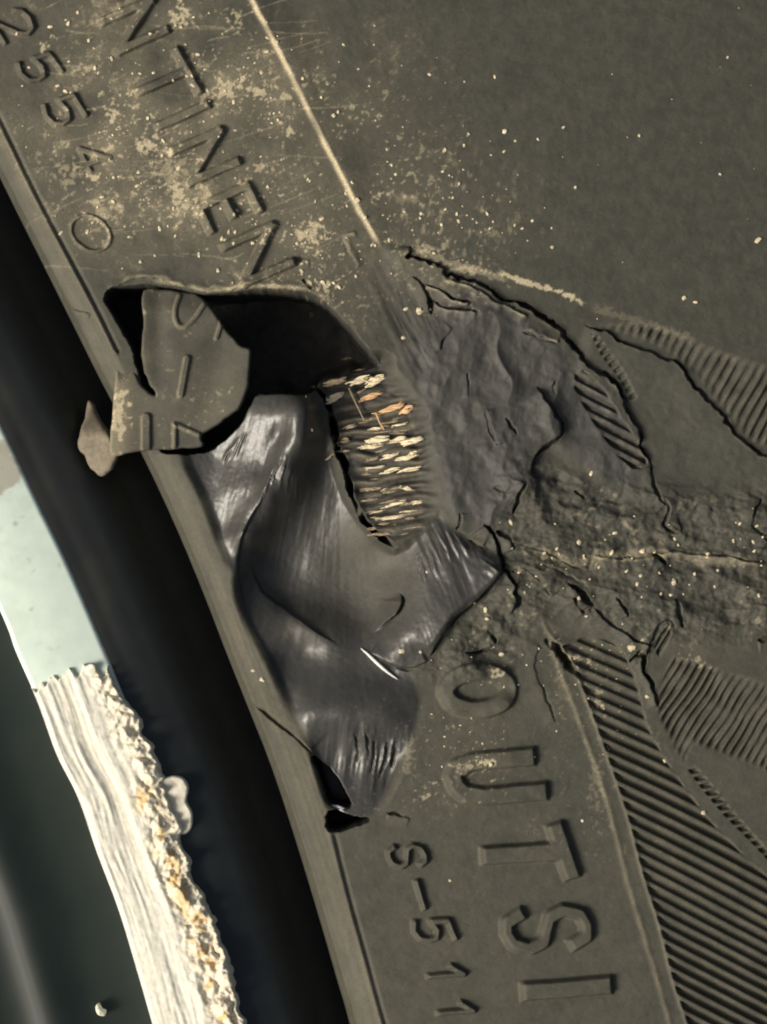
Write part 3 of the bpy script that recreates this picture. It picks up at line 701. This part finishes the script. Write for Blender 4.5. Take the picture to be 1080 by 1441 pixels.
FLAP = [(201, 409), (236, 407), (262, 409), (280, 415), (306, 447), (336, 484), (354, 494), (353, 525), (347, 555), (336, 577), (314, 593), (291, 607), (285, 616), (285, 629), (247, 631), (213, 635), (185, 637), (157, 638),
        (159, 592), (163, 521), (172, 519), (186, 520), (196, 537), (208, 552), (220, 557), (211, 540), (203, 520), (200, 490), (202, 450)]
FLAP = catmull(FLAP, 4, True)
FLAP = FLAP + 2.6 * np.stack([vnoise(FLAP[:, 0], FLAP[:, 1], 9, 341), vnoise(FLAP[:, 0], FLAP[:, 1], 9, 343)], -1) + 3.0 * np.stack([vnoise(FLAP[:, 0], FLAP[:, 1], 28, 345), vnoise(FLAP[:, 0], FLAP[:, 1], 28, 347)], -1)
STROKES = [([(252, 416), (246, 438), (250, 456), (261, 460), (276, 446), (287, 429)], 6, 4.0), ([(314, 448), (305, 476)], 6, 4.5), ([(264, 505), (255, 556)], 9, 5.0), ([(206, 588), (206, 633)], 13, 6.0), ([(246, 597), (280, 612)], 6, 5.0), ([(247, 600), (246, 630)], 6, 5.0)]
def flap_z(x, y):
    z = 4 + 9 * np.exp(-(((x - 262) / 50) ** 2 + ((y - 545) / 60) ** 2)) + 16 * ss(285, 356, x + .2 * (y - 500)) ** 1.5 - 5 * np.exp(-(((x - 225) / 16) ** 2)) * ss(570, 500, y) - 10 * ss(440, 405, y) - 16 * np.exp(-((x - 174) / 20) ** 2 - ((y - 512) / 18) ** 2) + 0.8 * fbm(x, y, 40, 301, 3) + 0.25 * fbm(x, y, 6, 305, 2)
    for s_, wd_, h_ in STROKES:
        d = dist_to(x, y, catmull(s_, 3))[0]; z = z + h_ * (1 - ss(wd_ / 2 - 1.2, wd_ / 2 + 1.2, d))
    return z
def flap_at(x, y):
    d = 0.02 + 0.08 * np.clip(0.5 + fbm(x, y, 40, 311, 3), 0, 1) + 0.3 * ss(.42, .62, fbm(x, y, 7, 313, 3) + 0.25 * fbm(x, y, 40, 311, 2))
    g = np.exp(-(((x - 172) / 14) ** 2 + ((y - 575) / 50) ** 2))
    d = d + 1.0 * ss(0.5, 0.85, g + 0.9 * fbm(x, y, 9, 315, 3)) + 0.35 * ss(195, 160, x) * ss(500, 530, y)
    for s_, wd_, h_ in STROKES:
        q = dist_to(x, y, catmull(s_, 3))[0]; d = d + 0.22 * np.exp(-((q - wd_ / 2 + 1) / 1.5) ** 2)
    d = d + 0.5 * np.exp(-(((x - 240) / 9) ** 2 + ((y - 556) / 7) ** 2)) * ss(0, .3, fbm(x, y, 6, 319, 2) + .1)
    return {'dust': np.clip(d, 0, 1), 'fresh': np.full(x.shape, 0.2), 'gloss': np.full(x.shape, 0.0)}
flap, _ = patch('torn_flap', FLAP, flap_z, 26, RUBBER, tyre, 1.5, flap_at, None, 'loose curled flap of sidewall with broken lettering')

scrap_poly = catmull([(112, 564), (120, 562), (128, 576), (139, 592), (151, 610), (163, 632), (158, 652), (145, 669), (134, 669), (121, 649), (105, 628), (105, 616), (112, 600)], 3, True)
scrap_poly = scrap_poly + 7 * np.stack([vnoise(scrap_poly[:, 0], scrap_poly[:, 1], 13, 351), vnoise(scrap_poly[:, 0], scrap_poly[:, 1], 13, 353)], -1)
def scrap_z(x, y): return -34 - 50 * ss(615, 565, y) + 0.35 * (x - 120) - 0.10 * (y - 620) + 4 * fbm(x, y, 24, 331, 3)
scrap, _ = patch('rubber_scrap', scrap_poly, scrap_z, 12, SCRAP, None, 1.5, None, None, 'small pale brown rubber scrap caught beside the torn flap, over the dark rim gap', 8.0)
scrap['category'] = 'rubber scrap'

# ---------------------------------------------------------------- frayed cords
def tube(V, F, pts, radii, sides=6, cap=True):
    pts = np.array(pts, float); n = len(pts); b0 = len(V)
    for k in range(n):
        t = pts[min(k + 1, n - 1)] - pts[max(k - 1, 0)]; t /= np.linalg.norm(t) + 1e-9
        a = np.cross(t, (0, 0, 1.0)); a /= np.linalg.norm(a) + 1e-9; b = np.cross(t, a)
        for s_ in range(sides):
            an = 2 * math.pi * s_ / sides; V.append(pts[k] + (a * math.cos(an) + b * math.sin(an)) * radii[k])
    for k in range(n - 1):
        for s_ in range(sides):
            s2 = (s_ + 1) % sides; F.append((b0 + k * sides + s_, b0 + k * sides + s2, b0 + (k + 1) * sides + s2, b0 + (k + 1) * sides + s_))
    F.append(tuple(b0 + s_ for s_ in range(sides))[::-1]); F.append(tuple(b0 + (n - 1) * sides + s_ for s_ in range(sides)))
z6 = lambda x, y: (420 + x / 4.909, 480 + y / 4.909)
z4 = lambda x, y: (400 + x / 3.176, 400 + y / 3.176)
CORDS = [(z6, 285, 88, 365, 75, 22, 'T'), (z6, 380, 188, 460, 172, 20, 'T'), (z6, 175, 292, 330, 255, 42, 'T'), (z6, 355, 292, 482, 240, 42, 'C'), (z6, 470, 295, 592, 238, 46, 'C'),
         (z6, 195, 412, 308, 366, 48, 'C'), (z6, 395, 362, 460, 330, 18, 'T'), (z6, 430, 400, 572, 350, 42, 'O'), (z6, 548, 505, 722, 435, 48, 'O'), (z6, 700, 492, 796, 450, 44, 'O'),
         (z6, 300, 606, 392, 578, 26, 'C'), (z6, 478, 615, 580, 598, 24, 'C'), (z6, 575, 578, 680, 545, 26, 'T'), (z6, 640, 594, 764, 565, 30, 'C'), (z6, 560, 592, 650, 585, 22, 'O'), (z6, 268, 712, 348, 676, 46, 'T'),
         (z6, 478, 702, 625, 664, 46, 'C'), (z6, 435, 735, 590, 712, 30, 'C'), (z6, 636, 692, 745, 662, 30, 'C'), (z6, 712, 718, 862, 668, 40, 'C'), (z6, 260, 762, 360, 755, 18, 'T'),
         (z6, 470, 826, 560, 800, 22, 'T'), (z6, 582, 806, 694, 772, 30, 'C'), (z6, 768, 776, 824, 758, 24, 'C'), (z6, 678, 824, 812, 785, 32, 'C'), (z6, 465, 886, 602, 868, 24, 'C'), (z6, 575, 908, 702, 878, 26, 'C'),
         (z6, 700, 908, 846, 870, 32, 'C'), (z6, 445, 915, 500, 910, 20, 'T'), (z6, 490, 1030, 602, 1012, 16, 'C'), (z6, 705, 1005, 792, 1030, 24, 'C'), (z6, 650, 1020, 700, 1010, 14, 'T'),
         (z6, 195, 815, 250, 775, 18, 'T'), (z6, 80, 285, 105, 295, 22, 'T'),
         (z4, 335, 922, 432, 910, 14, 'T'), (z4, 520, 903, 572, 916, 14, 'C'), (z4, 345, 972, 420, 960, 14, 'T'), (z4, 448, 994, 548, 968, 16, 'C'), (z4, 552, 980, 618, 966, 14, 'C'),
         (z4, 380, 1046, 440, 1044, 12, 'T'), (z4, 446, 1052, 535, 1034, 16, 'C'), (z4, 545, 1048, 584, 1044, 12, 'T'), (z4, 440, 935, 500, 925, 10, 'T'), (z4, 470, 1080, 520, 1074, 8, 'T')]
ply = PART_OBJ['exposed_ply']
for k in range(34):
    yy_ = random.choice([592, 606, 622, 640, 658, 672, 690, 706, 722, 735, 748]) + random.uniform(-5, 5); xx_ = random.uniform(506, 580) + (yy_ - 640) * 0.08
    CORDS.append((lambda x, y: (x, y), xx_, yy_, xx_ + random.uniform(10, 28), yy_ - random.uniform(1, 5), random.uniform(1.6, 3.6), random.choice('TTTC')))
for f, x0, y0, x1, y1, th, kd in CORDS:
    sc = 4.909 if f is z6 else (3.176 if f is z4 else 1.0)
    a = np.array(f(x0, y0)); b = np.array(f(x1, y1)); r = th / sc / 2
    Vv, Ff = [], []
    nrm = np.array([-(b - a)[1], (b - a)[0]]); nrm /= np.linalg.norm(nrm) + 1e-9
    nf = 9 if r > 3 else 5
    za, zb = zat(*a), zat(*b); zm = max(za, zb, zat(*((a + b) / 2)))
    for k in range(nf):
        ph = random.uniform(0, 6.28); off = random.uniform(-1, 1) * 0.85 * r
        e0, e1 = random.uniform(-.30, .45) * random.random(), random.uniform(-.25, .40) * random.random()
        pts, rad = [], []
        drift = random.uniform(-.35, .35) * r; fr = r * random.uniform(.28, .46)
        for q in range(8):
            t = e0 + (1 - e0 - e1) * q / 7
            bow = min(1.0, 0.35 + 1.6 * min(q, 7 - q) / 7)
            p = a + (b - a) * t + nrm * (off * (0.75 + .25 * bow) + drift * (t - .5) + 0.25 * r * math.sin(ph + t * 7))
            z = zm - 1.6 + r * 0.5 * (1 - (off / (r + .01)) ** 2 * .6) + 0.3 * r * math.cos(ph + t * 6) + (0.6 * r * random.random() if q in (0, 7) else 0)
            pts.append(W(p[0], p[1], z)); rad.append(max(0.3, fr * bow) * S)
        tube(Vv, Ff, pts, rad, 5)
    mesh_obj('cord', np.array(Vv), Ff, {'C': CREAM, 'O': ORANGE, 'T': TAN}[kd], ply)
for pts, r, mt in (([z6(350, 320), z6(385, 400), z6(420, 470), z6(458, 552)], 1.6, TAN), ([z6(540, 490), z6(555, 545), z6(592, 610)], 1.2, ORANGE)):
    Vv, Ff = [], []
    P3 = [W(p[0], p[1], zat(*p) + 7) for p in catmull(pts, 3)]
    tube(Vv, Ff, P3, [r * S * (1 - 0.4 * k / len(P3)) for k in range(len(P3))], 6); mesh_obj('loose_thread', np.array(Vv), Ff, mt, ply)
Vv, Ff = [], []
P2 = catmull([(508, 913), (518, 921), (532, 934), (546, 946), (560, 956)], 3)
tube(Vv, Ff, [W(p[0], p[1], zat(*p) + 3) for p in P2], [S * (0.6 + 2.0 * math.sin(math.pi * k / (len(P2) - 1))) for k in range(len(P2))], 6)
mesh_obj('bright_sliver', np.array(Vv), Ff, SILVER, PART_OBJ['torn_rubber'], label='thin bright sliver lying in the fold')
Vv, Ff = [], []
P2 = catmull([(462, 1136), (475, 1137), (488, 1143), (502, 1148)], 3)
tube(Vv, Ff, [W(p[0], p[1], -14) for p in P2], [S * (0.8 + 2.4 * math.sin(math.pi * k / (len(P2) - 1))) for k in range(len(P2))], 6)
mesh_obj('bright_sliver', np.array(Vv), Ff, SILVER, PART_OBJ['torn_rubber'], label='short bright edge across the small dark hole')

# ---------------------------------------------------------------- loose grit
Vv, Ff = [], []
ICO_V = []; 
ph = (1 + 5 ** .5) / 2
for a in (-1, 1):
    for b in (-ph, ph): ICO_V += [(0, a, b), (a, b, 0), (b, 0, a)]
ICO_V = np.array(ICO_V) / math.hypot(1, ph)
import itertools
ICO_F = [f for f in itertools.combinations(range(12), 3) if all(abs(np.linalg.norm(ICO_V[f[i]] - ICO_V[f[j]]) - 1.0515) < .01 for i, j in ((0, 1), (1, 2), (0, 2)))]
ICO_F = [f if np.dot(np.cross(ICO_V[f[1]] - ICO_V[f[0]], ICO_V[f[2]] - ICO_V[f[0]]), ICO_V[f[0]]) > 0 else f[::-1] for f in ICO_F]
def crumb(x, y, r, sq=1.0):
    z = zat(x, y) + r * 0.25; b0 = len(Vv); an = random.uniform(0, 3.14); c, s_ = math.cos(an), math.sin(an)
    for v in ICO_V:
        k = r * random.uniform(.7, 1.25); vx, vy = v[0] * k * sq, v[1] * k
        Vv.append(W(x + vx * c - vy * s_, y + vx * s_ + vy * c, z + v[2] * k * .6))
    for f in ICO_F: Ff.append(tuple(b0 + i for i in f))
for x, y, r in [(711, 184, 3.6), (590, 438, 5.5), (571, 435, 2.6), (726, 197, 1.8), (660, 188, 2), (697, 107, 2), (794, 178, 1.6), (901, 189, 2.2), (1016, 243, 2), (811, 263, 2.2), (758, 195, 1.6), (686, 300, 2.2), (778, 347, 2.4),
                (750, 310, 2), (1070, 336, 4), (964, 418, 3), (980, 424, 2.4), (1027, 77, 2), (605, 104, 2), (627, 210, 2.2), (594, 300, 2.2), (557, 245, 2.4), (552, 232, 2.4), (625, 212, 2), (548, 338, 2.6), (815, 763, 4), (949, 820, 4), (861, 778, 3), (905, 776, 4), (833, 666, 3), (866, 750, 2.5), (897, 822, 2.6),
                (719, 735, 3), (684, 858, 3), (686, 871, 2.6), (668, 848, 2.2), (565, 916, 3.2), (592, 917, 2.4), (369, 957, 3.2), (356, 944, 2.2), (706, 921, 4), (889, 911, 4.5), (912, 981, 2.6), (938, 1073, 3.2), (992, 1146, 3.4), (821, 1156, 2.4), (634, 1240, 2.2), (691, 1075, 3.4), (870, 1030, 2), (601, 805, 2), (568, 475, 2.4), (455, 397, 3.2), (470, 398, 2), (478, 404, 2.6), (432, 560, 1.6), (440, 606, 1.6)]:
    crumb(x, y, r, random.uniform(1, 1.7))
for k in range(260):
    while True:
        x, y = random.uniform(20, 560), random.uniform(0, 405)
        i_, j_ = int((y - ys[0]) / ST), int((x - xs[0]) / ST)
        if dL[i_, j_] > 40 and FRESH[i_, j_] < .4 and random.random() < 0.08 + 2.5 * DUST[i_, j_]: break
    crumb(x, y, random.choice([0.9, 1.2, 1.4, 1.8, 2.6]), random.uniform(1, 1.8))
for k in range(65): crumb(random.gauss(640, 70), random.gauss(290, 55), random.choice([.8, 1., 1.4, 2]), 1.4)
for k in range(26): crumb(random.uniform(560, 1080), random.uniform(0, 480), random.choice([.6, .8, 1.]), 1.2)
for k in range(75): crumb(random.uniform(700, 1080), random.gauss(790, 45), random.choice([.8, 1.1, 1.6, 2.2]), 1.5)
for k in range(60): crumb(random.uniform(600, 900), random.uniform(880, 1080), random.choice([.6, .9, 1.3]), 1.4)
grit = mesh_obj('dirt_grit', np.array(Vv), Ff, GRIT, None, smooth=False)
grit['label'] = 'pale dry grit scattered over the dusty tyre rubber'; grit['category'] = 'dirt'; grit['kind'] = 'stuff'

# ---------------------------------------------------------------- the wheel rim
RIM_AT = (-0.09, -0.06, -0.05)
rim = empty('wheel_rim', RIM_AT, 'black alloy wheel rim with pale curb-scraped lip beside the tyre', 'wheel rim')
WINV[rim.name] = Matrix.Translation(Vector(RIM_AT)).inverted()
ry = np.arange(-100, 1545, 2.0)
def curve_x(pts): 
    G = catmull(pts, 8); return np.interp(ry, G[:, 1], G[:, 0])
xPR = curve_x([(-360, -100), (-250, 100), (-115, 370), (0, 594), (50, 699), (97, 796), (150, 918), (167, 960), (205, 1050), (245, 1160), (290, 1290), (338, 1441), (372, 1550)])
xPL = curve_x([(-480, -100), (-370, 100), (-220, 400), (-100, 650), (0, 858), (23, 917), (55, 990), (81, 1061), (111, 1122), (138, 1200), (168, 1279), (190, 1351), (216, 1441), (246, 1550)])
xBD = np.interp(ry, BEAD[:, 1], BEAD[:, 0])
def unp(x, z): return CX + (x - CX) * (1 - z * S / DIST)      # place a point of known depth where the photograph shows it
def loft(name, us, xf, zf, material, stain_or_light=None, label=None, parent=rim):
    cols = []; zs = []
    for u in us:
        z = zf(u); x = xf(u); cols.append(CX + (x - CX) * (1 - z * S / DIST)); zs.append(z + 0 * ry)
    xx = np.array(cols).T; zz = np.array(zs).T; yy = np.repeat(ry[:, None], len(us), 1)
    yy = CY + (yy - CY) * (1 - zz * S / DIST)
    V = W(xx, yy, zz).reshape(-1, 3); n = len(us); ix = np.arange(xx.size).reshape(xx.shape)
    F = np.stack([ix[1:, :-1], ix[1:, 1:], ix[:-1, 1:], ix[:-1, :-1]], -1).reshape(-1, 4)
    o = mesh_obj(name, V, F.astype(np.int32), material, parent, {'stain_or_light': stain_or_light(xx, yy).ravel()} if stain_or_light else None, None, label)
    WINV[o.name] = I4; return o
LIPZ = -20
fu = np.concatenate([np.linspace(0, 0.12, 8), np.linspace(0.15, 1.0, 40), np.linspace(1.05, 1.5, 6)])
fz_k = ([0, 0.03, 0.08, 0.2, 0.45, 0.58, 0.62, 0.68, 0.85, 1.0, 1.5], [LIPZ - 1, LIPZ - 3, LIPZ - 9, LIPZ - 14, LIPZ - 34, LIPZ - 52, LIPZ - 58, LIPZ - 80, LIPZ - 108, LIPZ - 130, LIPZ - 150])
def fl_light(x, y):  # light on the flange near the lip, painted into its colour
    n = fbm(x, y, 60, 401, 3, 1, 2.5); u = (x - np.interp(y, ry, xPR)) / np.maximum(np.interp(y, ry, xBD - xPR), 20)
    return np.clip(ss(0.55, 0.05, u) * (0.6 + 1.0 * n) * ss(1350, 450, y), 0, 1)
loft('flange', fu, lambda u: xPR + (xBD - xPR) * u, lambda u: float(np.interp(u + np.linspace(-.07, .07, 15), *fz_k).mean()), BLACK, fl_light, 'black painted flange dropping into the gap beside the tyre')
lu = np.concatenate([[-0.004, 0.0], np.linspace(0, 1, 46)])
def lip_stain(x, y):
    return np.clip(0.8 * ss(0.3, 0.6, np.exp(-(((x - 0) / 26) ** 2 + ((y - 655) / 55) ** 2)) + 0.7 * fbm(x, y, 16, 411, 4)) + 0.10 * ss(.15, .4, fbm(x, y, 30, 413, 4)) + 0.9 * np.exp(-(((x - 20) / 3) ** 2 + ((y - 737) / 3) ** 2)), 0, 1)
loft('machined_lip', lu, lambda u: xPL + (xPR - xPL) * u, lambda u: LIPZ - 75 if u < 0 else LIPZ + 4 * math.sin(math.pi * u) - 2 * (1 - float(ss(0, .03, u))) - 4 * float(ss(.96, 1, u)), LIP, lip_stain, 'pale silver machined lip of the rim')
bu = np.linspace(0, 1.02, 41)
loft('barrel', bu, lambda u: xPL - 420 * (1 - u), lambda u: LIPZ - 64 + 70 * max(1 - u, 0) ** 1.4 + 15 * math.exp(-((u - .68) / .09) ** 2) + 5 * math.exp(-((u - .40) / .05) ** 2), GLOSSY, None, 'gloss black inner face of the wheel')

# curb rash: torn, ploughed metal over the lower half of the lip
rr = np.arange(935, 1545, 1.5); uu = np.linspace(-0.01, 1.0, 84)
pl = np.interp(rr, ry, xPL); pr = np.interp(rr, ry, xPR)
over = 4 + 16 * np.clip(vnoise(rr, rr * 0, 26, 421) + .35, 0, 1) + 9 * np.clip(vnoise(rr, rr * 0, 9, 423) + .2, 0, 1)
over = over * ss(950, 1020, rr) 
wdth = pr - pl + over
x_ = pl[:, None] + wdth[:, None] * uu[None]; y_ = np.repeat(rr[:, None], len(uu), 1); U_ = np.repeat(uu[None], len(rr), 0)
al = (x_ - pl[:, None])
streak = fbm(al + 14 * vnoise(x_, y_, 160, 431), y_, 19, 433, 3, 1, 14)
lump = fbm(x_, y_, 22, 437, 4) ; rl = ss(.50, .80, U_ + .25 * vnoise(x_, y_, 70, 439))
zr = LIPZ + 9 + 5 * streak + 1.6 * fbm(al + 10 * vnoise(x_, y_, 90, 435), y_, 5, 436, 2, 1, 16) * (1 - rl) + rl * (13 * (np.abs(lump) * 2 - .2) + 3 * vnoise(x_, y_, 9, 441)) + 1.0 * fbm(x_, y_, 9, 443, 3)
zr -= 5 * ss(.04, 0, U_) ; zr -= 34 * ss(.90, 1.0, U_) ** 2
topjag = 962 - 0.30 * (x_ - 60) + 34 * fbm(x_, y_ * 0, 12, 447, 3) 
kt = ss(-3, 5, y_ - topjag); zr = zr * kt + (LIPZ - 8) * (1 - kt)
stn = np.exp(-((U_ - .74 - .1 * vnoise(y_, y_ * 0, 120, 451)) / .12) ** 2) * ss(-.02, .3, fbm(x_, y_, 12, 453, 4)) * ss(1080, 1130, y_) + 0.12 * ss(.0, .4, -streak) * (1 - rl) + 0.25 * rl
zr = np.where((kt > .9) & (U_ > .02) & (U_ < .9), np.maximum(zr, LIPZ + 5.5 + 0.8 * streak), zr)
X3 = CX + (x_ - CX) * (1 - zr * S / DIST); Y3 = CY + (y_ - CY) * (1 - zr * S / DIST)
ix = np.arange(x_.size).reshape(x_.shape); F = np.stack([ix[1:, :-1], ix[1:, 1:], ix[:-1, 1:], ix[:-1, :-1]], -1)
F = F[(y_ > topjag - 5)[:-1, :-1]]
mesh_obj('curb_rash', W(X3, Y3, zr).reshape(-1, 3), F.reshape(-1, 4).astype(np.int32), RASH, rim, {'stain_or_light': np.clip(stn, 0, 1).ravel()}, None, 'ploughed bright metal scraped along the lip')
glint_poly = catmull([(128, 1428), (133, 1423), (137, 1430), (143, 1434), (141, 1441), (132, 1439)], 3, True)
patch('glint_patch', glint_poly, lambda x, y: -58 + 6 * fbm(x, y, 5, 465, 3), 10, RASH, rim, 1.5, lambda x, y: {'stain_or_light': np.full(x.shape, .1)}, None, 'tiny pale patch painted as a glint on the gloss black paint')  # pale patch added to stand for a glint on the gloss black
chip_poly = catmull([(222, 1104), (240, 1094), (257, 1098), (264, 1112), (261, 1130), (269, 1146), (268, 1168), (256, 1178), (240, 1172), (228, 1150), (222, 1128)], 3, True)
patch('metal_chip', chip_poly, lambda x, y: LIPZ - 2 + 3 * fbm(x, y, 20, 461, 3), 12, RASH, rim, 1.5, lambda x, y: {'stain_or_light': np.full(x.shape, .18)}, None, 'peeled grey chip hanging over the flange edge')
